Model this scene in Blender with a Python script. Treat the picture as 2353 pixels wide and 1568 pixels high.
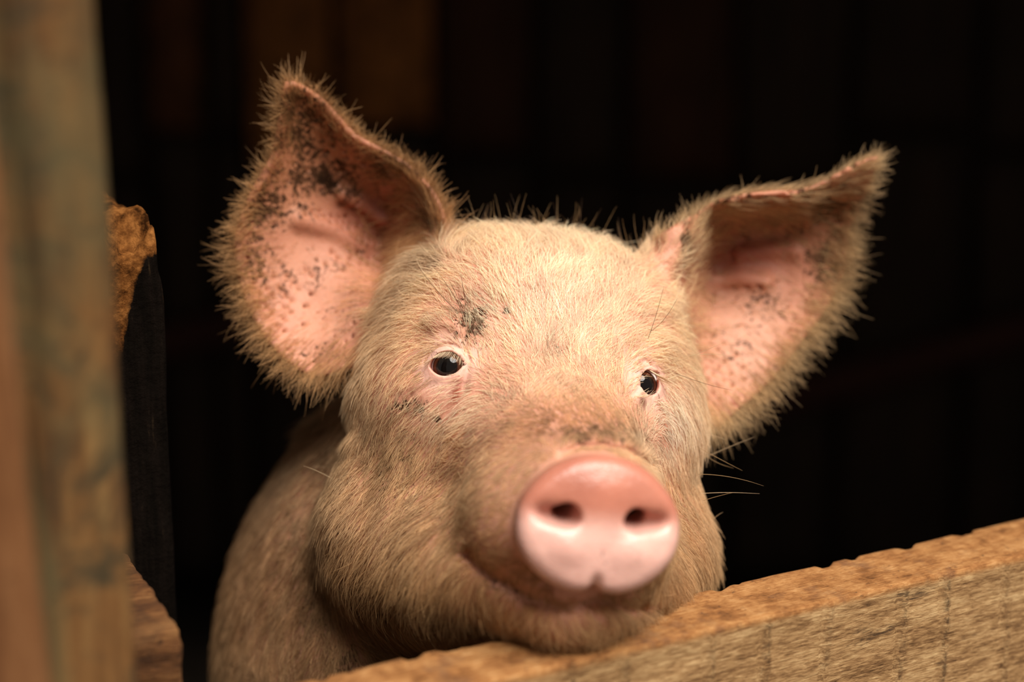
import bpy, math, random
import numpy as np
from mathutils import Vector, Matrix

random.seed(7)
rng = np.random.default_rng(11)
SC = bpy.context.scene
COL = SC.collection
for o in list(bpy.data.objects):
    bpy.data.objects.remove(o)

# ------------------------------------------------------------------ camera, sky, sun, exposure
IMW, IMH = 2353.0, 1568.0
FPX = 4575.0                      # focal length in pixels (70 mm on a 36 mm sensor)
PITCH = math.radians(14.0)
CAMH = 1.0
D0 = 1.03                         # distance of the pig's eyes
camd = bpy.data.cameras.new('camera')
cam = bpy.data.objects.new('camera', camd)
COL.objects.link(cam)
cam.location = (0, 0, CAMH)
cam.rotation_euler = (math.radians(90) - PITCH, 0, 0)
camd.sensor_width = 36.0
camd.lens = FPX / IMW * 36.0
camd.clip_start = 0.02
camd.dof.use_dof = True
camd.dof.focus_distance = 1.018
camd.dof.aperture_fstop = 2.7
SC.camera = cam

world = bpy.data.worlds.new('overcast_sky')
SC.world = world
world.use_nodes = True
bg = world.node_tree.nodes['Background']
bg.inputs[0].default_value = (1.0, 0.89, 0.76, 1)
bg.inputs[1].default_value = 0.22

sund = bpy.data.lights.new('hazy_sun', 'SUN')
sun = bpy.data.objects.new('hazy_sun', sund)
COL.objects.link(sun)
sund.energy = 5.0
sund.angle = math.radians(38)
sund.color = (1.0, 0.935, 0.85)
sun.rotation_euler = Vector((-0.34, 0.50, -1.0)).to_track_quat('-Z', 'Y').to_euler()

SC.view_settings.view_transform = 'Standard'
SC.view_settings.look = 'None'
SC.view_settings.gamma = 1.0
SC.view_settings.use_curve_mapping = False
SC.view_settings.exposure = 0.50
SC.cycles.use_denoising = True
SC.cycles.max_bounces = 6
SC.cycles.diffuse_bounces = 4
SC.cycles.glossy_bounces = 2
SC.cycles.transmission_bounces = 3
SC.cycles.caustics_reflective = False
SC.cycles.caustics_refractive = False

# ------------------------------------------------------------------ frames
CP, SP = math.cos(PITCH), math.sin(PITCH)


def C(px, py, dy=0.0):
    """camera-frame point in mm (right, depth, up) seen at a pixel, dy mm behind the eye plane"""
    D = D0 * 1000 + dy
    return np.array([(px - IMW / 2) / FPX * D, D, -(py - IMH / 2) / FPX * D])


def W(q):
    """camera frame mm -> world metres"""
    q = np.atleast_2d(np.asarray(q, float)) * 0.001
    return np.stack([q[:, 0], q[:, 1] * CP + q[:, 2] * SP, CAMH + q[:, 2] * CP - q[:, 1] * SP], 1)


def PW(px, py, dy):
    return Vector(W(C(px, py, dy))[0])


def proj(q):
    return q[:, 0] / q[:, 1] * FPX + IMW / 2, IMH / 2 - q[:, 2] / q[:, 1] * FPX


# ------------------------------------------------------------------ numpy noise
_perm = rng.random(65536).astype(np.float32)


def vnoise(p, seed=0):
    i = np.floor(p).astype(np.int64)
    f = (p - i).astype(np.float32)
    f = f * f * (3 - 2 * f)
    out = np.zeros(len(p), np.float32)
    for dx in (0, 1):
        wx = f[:, 0] if dx else 1 - f[:, 0]
        for dy in (0, 1):
            wy = f[:, 1] if dy else 1 - f[:, 1]
            for dz in (0, 1):
                wz = f[:, 2] if dz else 1 - f[:, 2]
                h = ((i[:, 0] + dx) * 73856093) ^ ((i[:, 1] + dy) * 19349663) ^ ((i[:, 2] + dz) * 83492791) ^ (seed * 2654435)
                out += wx * wy * wz * _perm[h & 65535]
    return out * 2 - 1


def fbm(p, seed=0, oct=3):
    a, s, o = 1.0, 0.0, 0.0
    for k in range(oct):
        o = o + a * vnoise(p * (2.03 ** k), seed + k)
        s += a
        a *= 0.5
    return o / s


def sstep(a, b, x):
    t = np.clip((x - a) / (b - a), 0, 1)
    return t * t * (3 - 2 * t)


# ------------------------------------------------------------------ object helpers
def tag(o, label=None, cat=None, group=None, kind=None):
    if label: o['label'] = label
    if cat: o['category'] = cat
    if group: o['group'] = group
    if kind: o['kind'] = kind
    return o


def mesh_obj(name, verts, faces, mat, parent=None, smooth=True, local=False):
    me = bpy.data.meshes.new(name)
    if parent is not None and not local:
        inv = np.array(parent.matrix_basis.inverted())
        v = np.asarray(verts)
        verts = v @ inv[:3, :3].T + inv[:3, 3]
    if isinstance(faces, np.ndarray):
        n, k = faces.shape
        me.vertices.add(len(verts)); me.vertices.foreach_set('co', np.asarray(verts, np.float32).ravel())
        me.loops.add(n * k); me.loops.foreach_set('vertex_index', faces.astype(np.int32).ravel())
        me.polygons.add(n)
        me.polygons.foreach_set('loop_start', np.arange(0, n * k, k, dtype=np.int32))
        me.update(calc_edges=True)
    else:
        me.from_pydata([tuple(map(float, v)) for v in verts], [], faces)
    me.validate()
    if smooth:
        me.polygons.foreach_set('use_smooth', np.ones(len(me.polygons), bool))
    me.update()
    o = bpy.data.objects.new(name, me)
    COL.objects.link(o)
    if mat: me.materials.append(mat)
    if parent is not None:
        o.parent = parent
    return o


# ------------------------------------------------------------------ materials
class NT:
    def __init__(self, name):
        self.m = bpy.data.materials.new(name)
        self.m.use_nodes = True
        self.t = self.m.node_tree
        self.p = self.t.nodes['Principled BSDF']
        self.out = self.t.nodes['Material Output']

    def n(self, kind, **kw):
        nd = self.t.nodes.new(kind)
        for k, v in kw.items():
            if k.startswith('i_'):
                nd.inputs[k[2:].replace('_', ' ')].default_value = v
            else:
                setattr(nd, k, v)
        return nd

    def l(self, a, b): self.t.links.new(a, b)

    def coords(self, scale=(1, 1, 1), loc=(0, 0, 0)):
        tc = self.n('ShaderNodeTexCoord')
        mp = self.n('ShaderNodeMapping')
        mp.inputs['Scale'].default_value = scale
        mp.inputs['Location'].default_value = loc
        self.l(tc.outputs['Object'], mp.inputs['Vector'])
        return mp.outputs['Vector']

    def noise(self, vec, scale=5, detail=4, rough=0.6, dist=0.0):
        nd = self.n('ShaderNodeTexNoise')
        nd.inputs['Scale'].default_value = scale
        nd.inputs['Detail'].default_value = detail
        nd.inputs['Roughness'].default_value = rough
        nd.inputs['Distortion'].default_value = dist
        self.l(vec, nd.inputs['Vector'])
        return nd.outputs['Fac']

    def ramp(self, fac, stops):
        r = self.n('ShaderNodeValToRGB')
        els = r.color_ramp.elements
        while len(els) < len(stops): els.new(0.5)
        for e, (p, c) in zip(els, stops):
            e.position = p
            e.color = c if len(c) == 4 else (*c, 1)
        self.l(fac, r.inputs['Fac'])
        return r.outputs['Color']

    def mix(self, fac, a, b, mode='MIX'):
        m = self.n('ShaderNodeMix', data_type='RGBA', blend_type=mode)
        for sock, v in ((m.inputs[0], fac), (m.inputs[6], a), (m.inputs[7], b)):
            if hasattr(v, 'links') or isinstance(v, bpy.types.NodeSocket): self.l(v, sock)
            elif isinstance(v, (int, float)): sock.default_value = v
            else: sock.default_value = (*v, 1) if len(v) == 3 else v
        return m.outputs[2]

    def math(self, op, a, b=None):
        m = self.n('ShaderNodeMath', operation=op)
        for sock, v in zip(m.inputs, (a, b)):
            if v is None: continue
            if isinstance(v, (int, float)): sock.default_value = v
            else: self.l(v, sock)
        return m.outputs[0]

    def bump(self, h, strength=0.5, dist=0.001, prev=None):
        b = self.n('ShaderNodeBump')
        b.inputs['Strength'].default_value = strength
        b.inputs['Distance'].default_value = dist
        self.l(h, b.inputs['Height'])
        if prev is not None: self.l(prev, b.inputs['Normal'])
        return b.outputs['Normal']


def wood(name, dark, mid, light, stain=None, patch=None, stain_amt=0.5, along='x', seed=0.0, rough=0.85, fine=1.0, grain=1.0, bump=1.0, saw=False):
    k = NT(name)
    st = {'x': (1.5, 14, 14), 'z': (14, 14, 1.5)}[along]
    st2 = {'x': (34, 170, 170), 'z': (120, 120, 9)}[along]
    v1 = k.coords(st, (seed, seed * 1.7, 0))
    v2 = k.coords(st2, (seed, 0, seed))
    v3 = k.coords((1, 1, 1), (seed * 2, seed, 0))
    g1 = k.noise(v1, 3.0 * grain, 6, 0.6, 0.6)
    g2 = k.noise(v2, 3.2 * fine, 5, 0.65, 0.3)
    f = k.math('ADD', k.math('MULTIPLY', g1, 0.6), k.math('MULTIPLY', g2, 0.4))
    col = k.ramp(f, [(0.36, dark), (0.5, mid), (0.63, light)])
    big = k.noise(v3, 9, 4, 0.6)
    if stain:
        blot = k.noise(v3, 22, 6, 0.72, 1.0)
        fac = k.ramp(blot, [(0.47, (0, 0, 0)), (0.60, (1, 1, 1))])
        col = k.mix(k.math('MULTIPLY', fac, stain_amt), col, stain)
    if patch:
        pv = k.coords({'x': (4, 12, 12), 'z': (12, 12, 4)}[along], (seed, 4, 2))
        pf0 = k.ramp(k.noise(pv, 2.2, 5, 0.6, 0.5), [(0.44, (0, 0, 0)), (0.58, (1, 1, 1))])
        col = k.mix(k.math('MULTIPLY', pf0, 0.6), col, patch)
    # small dark pits
    pit = k.noise(v3, 160, 3, 0.6)
    pf = k.ramp(pit, [(0.64, (0, 0, 0)), (0.70, (1, 1, 1))])
    col = k.mix(k.math('MULTIPLY', pf, 0.55), col, tuple(0.35 * c for c in dark))
    col = k.mix(0.35, col, k.ramp(big, [(0.3, (0.55, 0.5, 0.45)), (0.7, (1.25, 1.2, 1.15))]), 'MULTIPLY')
    k.l(col, k.p.inputs['Base Color'])
    k.p.inputs['Roughness'].default_value = rough
    k.p.inputs['Specular IOR Level'].default_value = 0.25
    nrm = k.bump(g2, 0.9 * bump, 0.0012)
    nrm = k.bump(k.noise(v3, 110, 5, 0.7), 0.5 * bump, 0.0008, nrm)
    k.l(nrm, k.p.inputs['Normal'])
    return k.m


def plain(name, col, rough=0.8, noise_amt=0.3, scale=20, bump=0.0):
    k = NT(name)
    v = k.coords()
    n1 = k.noise(v, scale, 5, 0.65)
    c = k.ramp(n1, [(0.3, tuple(x * (1 - noise_amt) for x in col)), (0.7, tuple(x * (1 + noise_amt) for x in col))])
    k.l(c, k.p.inputs['Base Color'])
    k.p.inputs['Roughness'].default_value = rough
    k.p.inputs['Specular IOR Level'].default_value = 0.2
    if bump:
        k.l(k.bump(n1, bump, 0.004), k.p.inputs['Normal'])
    return k.m




def plank_mat():
    k = NT('weathered_plank')
    v = k.coords((1, 1, 1)); vf = k.coords((46, 300, 300)); vm = k.coords((9, 90, 90)); vl = k.coords((3, 16, 16), (3, 1, 2))
    worn = k.n('ShaderNodeAttribute', attribute_name='worn').outputs['Fac']
    g1 = k.noise(vf, 3.0, 5, 0.65, 0.5); g2 = k.noise(vm, 3.0, 5, 0.6, 0.4); g3 = k.noise(vl, 3.0, 5, 0.65, 0.6)
    f = k.math('ADD', k.math('ADD', k.math('MULTIPLY', g1, 0.45), k.math('MULTIPLY', g2, 0.30)), k.math('MULTIPLY', g3, 0.25))
    face = k.ramp(f, [(0.37, (0.05, 0.024, 0.009)), (0.44, (0.17, 0.088, 0.035)), (0.51, (0.31, 0.18, 0.078)), (0.61, (0.50, 0.335, 0.165))])
    blk = k.ramp(k.noise(k.coords((2.2, 7, 7), (5, 2, 1)), 5.0, 6, 0.75, 0.8), [(0.60, (0, 0, 0)), (0.70, (1, 1, 1))])
    face = k.mix(k.math('MULTIPLY', blk, k.math('MULTIPLY', k.ramp(g1, [(0.4, (1, 1, 1)), (0.6, (0.2, 0.2, 0.2))]), 0.9)), face, (0.022, 0.017, 0.013))
    top = k.ramp(k.math('ADD', k.math('MULTIPLY', g1, 0.4), k.math('MULTIPLY', k.noise(v, 60, 6, 0.7), 0.6)),
                 [(0.36, (0.09, 0.034, 0.009)), (0.47, (0.235, 0.098, 0.030)), (0.56, (0.34, 0.165, 0.058)), (0.68, (0.46, 0.27, 0.12))])
    sp = k.ramp(k.noise(v, 190, 5, 0.75), [(0.60, (0, 0, 0)), (0.68, (1, 1, 1))])
    top = k.mix(k.math('MULTIPLY', sp, 0.75), top, (0.045, 0.022, 0.012))
    bl2 = k.ramp(k.noise(v, 38, 5, 0.7), [(0.56, (0, 0, 0)), (0.72, (1, 1, 1))])
    top = k.mix(k.math('MULTIPLY', bl2, 0.6), top, (0.10, 0.05, 0.03))
    kf = k.n('ShaderNodeAttribute', attribute_name='kerf').outputs['Fac']
    kn = k.ramp(k.noise(v, 330, 3, 0.7), [(0.42, (0, 0, 0)), (0.58, (1, 1, 1))])
    face = k.mix(k.math('MULTIPLY', k.math('MULTIPLY', kf, kn), 0.9), face, (0.035, 0.018, 0.009))
    k.l(k.mix(worn, face, top), k.p.inputs['Base Color'])
    k.p.inputs['Roughness'].default_value = 0.85
    k.p.inputs['Specular IOR Level'].default_value = 0.2
    nrm = k.bump(g1, 0.6, 0.0009)
    nrm = k.bump(k.noise(v, 240, 5, 0.7), 0.4, 0.0006, nrm)
    k.l(nrm, k.p.inputs['Normal'])
    return k.m


M_plank = plank_mat()
M_post = wood('mossy_timber', (0.035, 0.017, 0.006), (0.135, 0.062, 0.018), (0.20, 0.115, 0.040), patch=(0.115, 0.085, 0.034), stain=(0.028, 0.025, 0.013), stain_amt=0.85, along='z', seed=1.3, fine=0.6, grain=0.8)
M_batten = wood('orange_timber', (0.09, 0.034, 0.010), (0.16, 0.066, 0.022), (0.21, 0.10, 0.04), along='z', seed=8.3)
M_block = wood('sawn_rail', (0.035, 0.013, 0.004), (0.11, 0.043, 0.012), (0.22, 0.105, 0.036), stain=(0.02, 0.009, 0.004), stain_amt=0.6, along='x', seed=5.2, bump=1.6)
M_wallboard = [  # lit and shaded parts of the wall, painted as board tones
    wood('shade_dark_board', (0.010, 0.006, 0.004), (0.020, 0.012, 0.008), (0.035, 0.02, 0.012), along='z', seed=2.2),
    wood('lit_brown_board', (0.12, 0.045, 0.012), (0.26, 0.10, 0.024), (0.36, 0.15, 0.036), stain=(0.05, 0.02, 0.006), stain_amt=0.8, along='z', seed=6.2),  # for the lighter upper boards; blotches help it fade into shade
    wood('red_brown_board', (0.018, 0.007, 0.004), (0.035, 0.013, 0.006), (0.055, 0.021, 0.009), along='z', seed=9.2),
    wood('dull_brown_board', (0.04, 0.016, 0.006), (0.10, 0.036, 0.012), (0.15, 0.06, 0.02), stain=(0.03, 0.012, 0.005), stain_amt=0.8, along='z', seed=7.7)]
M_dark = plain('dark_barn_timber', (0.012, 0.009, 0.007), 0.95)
M_floor = plain('trodden_earth', (0.10, 0.065, 0.04), 0.95, 0.4, 12, 0.6)
M_rail = wood('stained_rail', (0.02, 0.007, 0.005), (0.035, 0.011, 0.008), (0.05, 0.017, 0.011), along='x', seed=4.4)


# ------------------------------------------------------------------ setting
def box_grid(L, T, H, step):
    """closed box centred on the origin, welded grid"""
    nx, ny, nz = [max(1, int(round(a / step))) for a in (L, T, H)]
    xs, ys, zs = np.linspace(-L / 2, L / 2, nx + 1), np.linspace(-T / 2, T / 2, ny + 1), np.linspace(-H / 2, H / 2, nz + 1)
    idx = -np.ones((nx + 1, ny + 1, nz + 1), np.int64)
    m = np.zeros_like(idx, bool)
    m[0] = m[-1] = True; m[:, 0] = m[:, -1] = True; m[:, :, 0] = m[:, :, -1] = True
    ii = np.argwhere(m)
    idx[m] = np.arange(len(ii))
    V = np.stack([xs[ii[:, 0]], ys[ii[:, 1]], zs[ii[:, 2]]], 1)
    F = []
    def grid(a, flip):
        q = np.stack([a[:-1, :-1], a[1:, :-1], a[1:, 1:], a[:-1, 1:]], -1).reshape(-1, 4)
        F.append(q[:, ::-1] if flip else q)
    grid(idx[:, :, 0], True); grid(idx[:, :, -1], False)
    grid(idx[:, 0, :], False); grid(idx[:, -1, :], True)
    grid(idx[0], True); grid(idx[-1], False)
    return V, np.concatenate(F)


def rough_beam(L, T, H, step, r=0.003, amp=0.0012, freq=60, long_axis=0, seed=0, low=0.0):
    V, F = box_grid(L, T, H, step)
    half = np.array([L, T, H]) / 2 - r
    inner = np.clip(V, -half, half)
    d = V - inner
    ln = np.linalg.norm(d, axis=1, keepdims=True)
    V = inner + d / np.maximum(ln, 1e-9) * r
    s = np.full(3, freq, float); s[long_axis] *= 0.22
    nrm = d / np.maximum(ln, 1e-9)
    V = V + nrm * (amp * fbm(V * s, seed, 4))[:, None]
    if low:
        s2 = np.full(3, freq * 0.12); s2[long_axis] *= 0.5
        V = V + nrm * (low * fbm(V * s2, seed + 9, 2))[:, None]
    return V, F, nrm


def place(V, origin, ax, ay, az):
    return np.asarray(V) @ np.array([ax, ay, az]) + np.array(origin)


def simple_box(name, lo, hi, mat, kind='structure', parent=None):
    lo, hi = np.array(lo, float), np.array(hi, float)
    v, f = box_grid(*(hi - lo), 10)
    o = mesh_obj(name, v + (lo + hi) / 2, f, mat, parent, smooth=False)
    if kind and parent is None: o['kind'] = kind
    return o


floor = simple_box('floor', (-4, -4, -0.1), (4, 3.2, 0), M_floor)
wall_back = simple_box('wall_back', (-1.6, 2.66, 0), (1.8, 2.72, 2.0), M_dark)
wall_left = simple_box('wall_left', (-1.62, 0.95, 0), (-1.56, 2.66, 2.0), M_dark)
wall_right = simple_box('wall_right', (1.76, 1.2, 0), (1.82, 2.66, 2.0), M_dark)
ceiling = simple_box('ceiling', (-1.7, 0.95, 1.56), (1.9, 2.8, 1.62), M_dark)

# boards of the back wall in two tiers, the fade into shade put into their colours, one mesh each, butt-jointed with open gaps
rr = random.Random(9)
edges = [-0.56, -0.485, -0.405, -0.355, -0.235, -0.10, 0.03, 0.15, 0.30]      # boards that show above the pig
while edges[0] > -1.45: edges.insert(0, edges[0] - rr.choice((0.10, 0.12, 0.15)))
while edges[-1] < 1.6: edges.append(edges[-1] + rr.choice((0.10, 0.12, 0.15, 0.17)))
UPPER_TONES = {-0.485: 3, -0.355: 1, -0.235: 1, -0.10: 2, 0.15: 2}
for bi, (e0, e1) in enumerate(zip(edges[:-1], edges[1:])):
    split = rr.uniform(0.55, 0.64)  # uneven split keeps the painted fade ragged
    for z0, z1, mt in ((0.0, split, 0), (split, 1.95, UPPER_TONES.get(round(e0, 3), 0))):
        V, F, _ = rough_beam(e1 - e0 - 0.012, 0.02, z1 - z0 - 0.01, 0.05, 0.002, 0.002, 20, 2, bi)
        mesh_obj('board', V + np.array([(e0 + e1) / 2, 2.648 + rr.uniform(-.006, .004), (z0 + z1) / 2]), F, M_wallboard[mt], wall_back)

# ------------------------------------------------------------------ gate plank and posts
A = PW(1400, 1499, -100)
Bd = None
for dd in range(0, 90, 1):
    b = PW(2353, 1272, dd)
    if Bd is None or abs(b.z - A.z) < abs(Bd.z - A.z): Bd = b
ax = (Bd - A).normalized()
az = (Vector((0, 0, 1)) - ax * ax.z).normalized()
ay = az.cross(ax)                              # points back, away from the camera


def plank_mesh():
    L, T, H = 0.92, 0.044, 0.20
    V, F, nrm = rough_beam(L, T, H, 0.0026, 0.0018, 0.0007, 150, 0, 5, 0.0006)
    x, y, z = V.T.copy()
    # chipped arris at the back of the top edge
    cn = fbm(np.stack([x * 11, x * 0, x * 0], 1), 31, 4)
    cn2 = fbm(np.stack([x * 90, x * 0, x * 0], 1), 41, 2)
    chip = 0.009 * sstep(0.05, 0.12, cn) * (0.6 + 0.6 * np.abs(cn2)) + 0.003 * sstep(0.25, 0.5, cn2)
    wgt = np.clip((y + T / 2) / T, 0, 1) ** 4 * sstep(H / 2 - 0.035, H / 2, z)
    V[:, 1] -= chip * wgt
    V[:, 2] -= chip * wgt * 0.3
    # rounded hollow worn where animals rest, and a slightly wavy top
    V[:, 2] += sstep(0, H / 2, z) * (0.0010 * fbm(np.stack([x * 9, y * 20, x * 0], 1), 51, 3) - 0.0006)
    # saw kerf marks across the front face
    front = sstep(-T / 2 + 0.004, -T / 2, y)
    kerf = np.zeros(len(x))
    for k in range(-16, 17):
        x0 = k * 0.0395 + 0.006 * math.sin(k * 2.3)
        dd = x - (x0 + 0.0015 * np.sin(z * 40 + k))
        kerf = np.maximum(kerf, front * np.exp(-((dd - 0.0035) / 0.0018) ** 2) * (0.45 + 0.55 * math.sin(k * 5.1) ** 2))
        V[:, 1] += front * (0.0011 * np.exp(-(dd / 0.0014) ** 2) - 0.0006 * np.exp(-((dd - 0.0035) / 0.0016) ** 2))
    return V, F, kerf


V, F, kerf = plank_mesh()
s0 = 0.25
org = A + ax * s0 + ay * 0.022 - az * 0.10
plank = mesh_obj('gate_plank', V, F, M_plank, None)
kp = plank.data.attributes.new('kerf', 'FLOAT', 'POINT')
kp.data.foreach_set('value', kerf.astype(np.float32))
tp = plank.data.attributes.new('worn', 'FLOAT', 'POINT')
tp.data.foreach_set('value', sstep(0.0990 - 0.0045, 0.0990 - 0.0015, V[:, 2] + 0.0012 * fbm(V * 300, 3, 2)).astype(np.float32))
plank.matrix_world = Matrix(((ax.x, ay.x, az.x, org.x), (ax.y, ay.y, az.y, org.y), (ax.z, ay.z, az.z, org.z), (0, 0, 0, 1)))
tag(plank, 'weathered rough-sawn gate plank with chipped top edge that the pig rests its chin on', 'plank')


def upright(name, mat, x_right_px, py, dy, width, thick, z0, z1, theta, step, seed, label, cat, shaper=None, lean=0.0, **kw):
    """upright timber whose right front arris passes through a pixel at a depth"""
    p = PW(x_right_px, py, dy)
    a = Vector((math.cos(theta), math.sin(theta), 0)); b = Vector((-math.sin(theta), math.cos(theta), 0))
    V, F, nrm = rough_beam(width, thick, z1 - z0, step, long_axis=2, seed=seed, **kw)
    if shaper is not None: V = shaper(V, nrm)
    o = mesh_obj(name, V, F, mat)
    c = Vector((p.x + lean * ((z0 + z1) / 2 - p.z), p.y, 0)) - a * (width / 2) + b * (thick / 2)
    o.matrix_world = Matrix(((a.x, b.x, lean, c.x), (a.y, b.y, 0, c.y), (0, 0, 1, (z0 + z1) / 2), (0, 0, 0, 1)))
    return tag(o, label, cat)


def post_shape(V, nrm):
    x, y, z = V.T
    fr = sstep(-0.02, -0.045, y)
    g = 0.018 + 0.004 * np.sin(z * 9) + 0.003 * np.sin(z * 23)
    V[:, 1] += fr * (0.006 * np.exp(-((x - g) / 0.005) ** 2) - 0.003 * np.exp(-((x - g - 0.014) / 0.008) ** 2))
    for (kx, kz, r, a) in ((-0.02, 0.28, 0.012, 0.004), (-0.03, 0.085, 0.012, -0.004), (-0.012, 0.06, 0.01, 0.004), (-0.02, 0.02, 0.01, 0.004)):
        V[:, 1] += fr * a * np.exp(-(((x - kx) / r) ** 2 + ((z - kz) / (r * 1.4)) ** 2))
    return V


post = upright('gate_post', M_post, 262, 784, -262, 0.118, 0.10, 0.0, 1.5, 0.32, 0.005, 3,
               'thick mossy brown gate post with a long groove down its face', 'post', post_shape, lean=-0.03, r=0.006, amp=0.0022, freq=45, low=0.003)
batten = upright('door_board', M_batten, -6, 1100, -330, 0.06, 0.02, 0.0, 1.0, 0.32, 0.006, 13,
                 'orange-brown upright board nailed on the face of the mossy post', 'board', None, lean=-0.085, r=0.003, amp=0.001, freq=50)
dark_k = NT('tarred_post')


def tarred():
    k = dark_k
    v = k.coords((1, 1, 1)); v2 = k.coords((60, 60, 6))
    geo = k.n('ShaderNodeAttribute', attribute_name='bare')
    n1 = k.noise(v, 60, 6, 0.7)
    n2 = k.noise(v2, 3, 5, 0.7)
    raw = k.ramp(k.noise(v, 90, 6, 0.7), [(0.38, (0.020, 0.007, 0.002)), (0.5, (0.11, 0.040, 0.010)), (0.66, (0.26, 0.105, 0.028))])
    tar = k.ramp(n2, [(0.4, (0.003, 0.0022, 0.0016)), (0.62, (0.006, 0.004, 0.003)), (0.74, (0.04, 0.025, 0.012))])
    f = k.math('ADD', geo.outputs['Fac'], k.math('MULTIPLY', k.math('SUBTRACT', n1, 0.5), 0.8))
    fc = k.ramp(f, [(0.45, (0, 0, 0)), (0.6, (1, 1, 1))])
    k.l(k.mix(fc, tar, raw), k.p.inputs['Base Color'])
    k.p.inputs['Roughness'].default_value = 1.0
    k.p.inputs['Specular IOR Level'].default_value = 0.02
    k.l(k.bump(n1, 0.9, 0.003), k.p.inputs['Normal'])
    return k.m


M_tar = tarred()


def solve_top(px, py, dy):
    return PW(px, py, dy).z


ztop = solve_top(366, 655, 20)


def stump_shape(V, nrm):
    x, y, z = V.T
    top = sstep(z.max() - 0.06, z.max(), z)
    n = fbm(np.stack([x * 60, y * 60, z * 25], 1), 77, 4)
    # splintered front right corner
    cr = sstep(-0.01, 0.03, x) * sstep(0.01, -0.03, y)
    V[:, 2] -= top * (0.006 * n + 0.016 * cr * sstep(-0.2, 0.4, n))
    V[:, 0] -= top * 0.002 * cr * (1 + n)
    return V


tpost = upright('stub_post', M_tar, 394, 1000, 20, 0.09, 0.09, 0.0, ztop + 0.039, math.radians(30), 0.003, 23,
                'black tarred stub post with a splintered bare brown top behind the mossy post', 'post', stump_shape, r=0.004, amp=0.002, freq=60)
zz = np.empty(len(tpost.data.vertices) * 3, np.float32)
tpost.data.vertices.foreach_get('co', zz)
zz = zz.reshape(-1, 3)
at = tpost.data.attributes.new('bare', 'FLOAT', 'POINT')
hi = zz[:, 2].max()
tear = 0.030 + 0.075 * sstep(0.038, 0.012, zz[:, 0]) * (1 + 0.5 * fbm(zz * [90, 90, 20], 91, 3))
at.data.foreach_set('value', np.clip(0.62 * sstep(hi - tear, hi - tear * 0.6, zz[:, 2]) + 0.4 * sstep(hi - 0.02, hi - 0.008, zz[:, 2]), 0, 1).astype(np.float32))

# sawn rail stub behind the post
RP = PW(420, 1440, -105)
V, F, nrm = rough_beam(0.14, 0.11, 0.09, 0.0026, 0.003, 0.0026, 90, 0, 63, 0.002)
rail = mesh_obj('rail_stub', V, F, M_block)
th = math.radians(24)
a = Vector((math.cos(th), math.sin(th), 0)); b = Vector((-math.sin(th), math.cos(th), 0))
c = RP - a * 0.07 + b * 0.055 - Vector((0, 0, 0.045))
rail.matrix_world = Matrix(((a.x, b.x, 0, c.x), (a.y, b.y, 0, c.y), (0, 0, 1, c.z), (0, 0, 0, 1)))
tag(rail, 'short sawn rail end with a frayed orange-brown top beside the black stub post', 'rail')

# dim rails deep in the pen
def pen_rail(p, q, label):
    d = (q - p); L = d.length; d.normalize()
    up = (Vector((0, 0, 1)) - d * d.z).normalized(); s = up.cross(d)
    V, F, _ = rough_beam(L, 0.03, 0.05, 0.03, 0.004, 0.002, 20, 0, 81)
    o = mesh_obj('pen_rail', V, F, M_rail)
    m = (p + q) / 2
    o.matrix_world = Matrix(((d.x, s.x, up.x, m.x), (d.y, s.y, up.y, m.y), (d.z, s.z, up.z, m.z), (0, 0, 0, 1)))
    tag(o, label, 'rail')


def on_wall(px, py, y=2.61):
    r = PW(px, py, 0) - Vector((0, 0, CAMH))
    return Vector((0, 0, CAMH)) + r * (y / r.y)


pen_rail(on_wall(1480, 1000), on_wall(2520, 715), 'dim red-brown diagonal brace on the dark wall beyond the sideways ear')
pen_rail(on_wall(120, 850), on_wall(760, 690), 'dim red-brown diagonal brace on the dark wall between stub post and raised ear')
# ------------------------------------------------------------------ the pig: one signed-distance sculpt (mm, camera frame)
EYE_L = C(1024, 842, -4)
EYE_R = C(1489, 884, 16)
HO = (EYE_L + EYE_R) / 2
HX = (EYE_R - EYE_L) / np.linalg.norm(EYE_R - EYE_L)
HY = np.array([0.16, -0.985, 0.02]); HY -= HX * HY.dot(HX); HY /= np.linalg.norm(HY)
HZ = np.cross(HY, HX); HZ = HZ if HZ[2] > 0 else -HZ
HR = np.array([HX, HY, HZ])


def hp(x, y, z):
    """head frame (right, forward, up; mm from the point between the eyes) -> camera frame"""
    return HO + np.array([x, y, z]) @ HR


def ell(p, c, r):
    q = (p - np.asarray(c, float)) / np.asarray(r, float)
    k0 = np.sqrt((q * q).sum(1)) + 1e-9
    q = q / np.asarray(r, float)
    k1 = np.sqrt((q * q).sum(1)) + 1e-9
    return k0 * (k0 - 1) / k1


def sell(p, c, r, e):
    q = np.abs((p - np.asarray(c, float)) / np.asarray(r, float))
    k = ((q ** e).sum(1) + 1e-12) ** (1.0 / e)
    return (k - 1) * min(r) * 0.9


def rcone(p, a, b, ra, rb):
    a = np.asarray(a, float); b = np.asarray(b, float)
    ab = b - a
    t = np.clip((p - a) @ ab / ab.dot(ab), 0, 1)
    d = p - a - t[:, None] * ab
    return np.sqrt((d * d).sum(1)) - (ra + (rb - ra) * t)


def smin(a, b, k):
    h = np.clip(0.5 + 0.5 * (b - a) / k, 0, 1)
    return b + (a - b) * h - k * h * (1 - h)


def smax(a, b, k):
    return -smin(-a, -b, k)


def poly_dist(px, py, pts):
    best = np.full(len(px), 1e9)
    for (x0, y0), (x1, y1) in zip(pts[:-1], pts[1:]):
        dx, dy = x1 - x0, y1 - y0
        t = np.clip(((px - x0) * dx + (py - y0) * dy) / (dx * dx + dy * dy + 1e-9), 0, 1)
        best = np.minimum(best, np.hypot(px - x0 - t * dx, py - y0 - t * dy))
    return best


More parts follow.
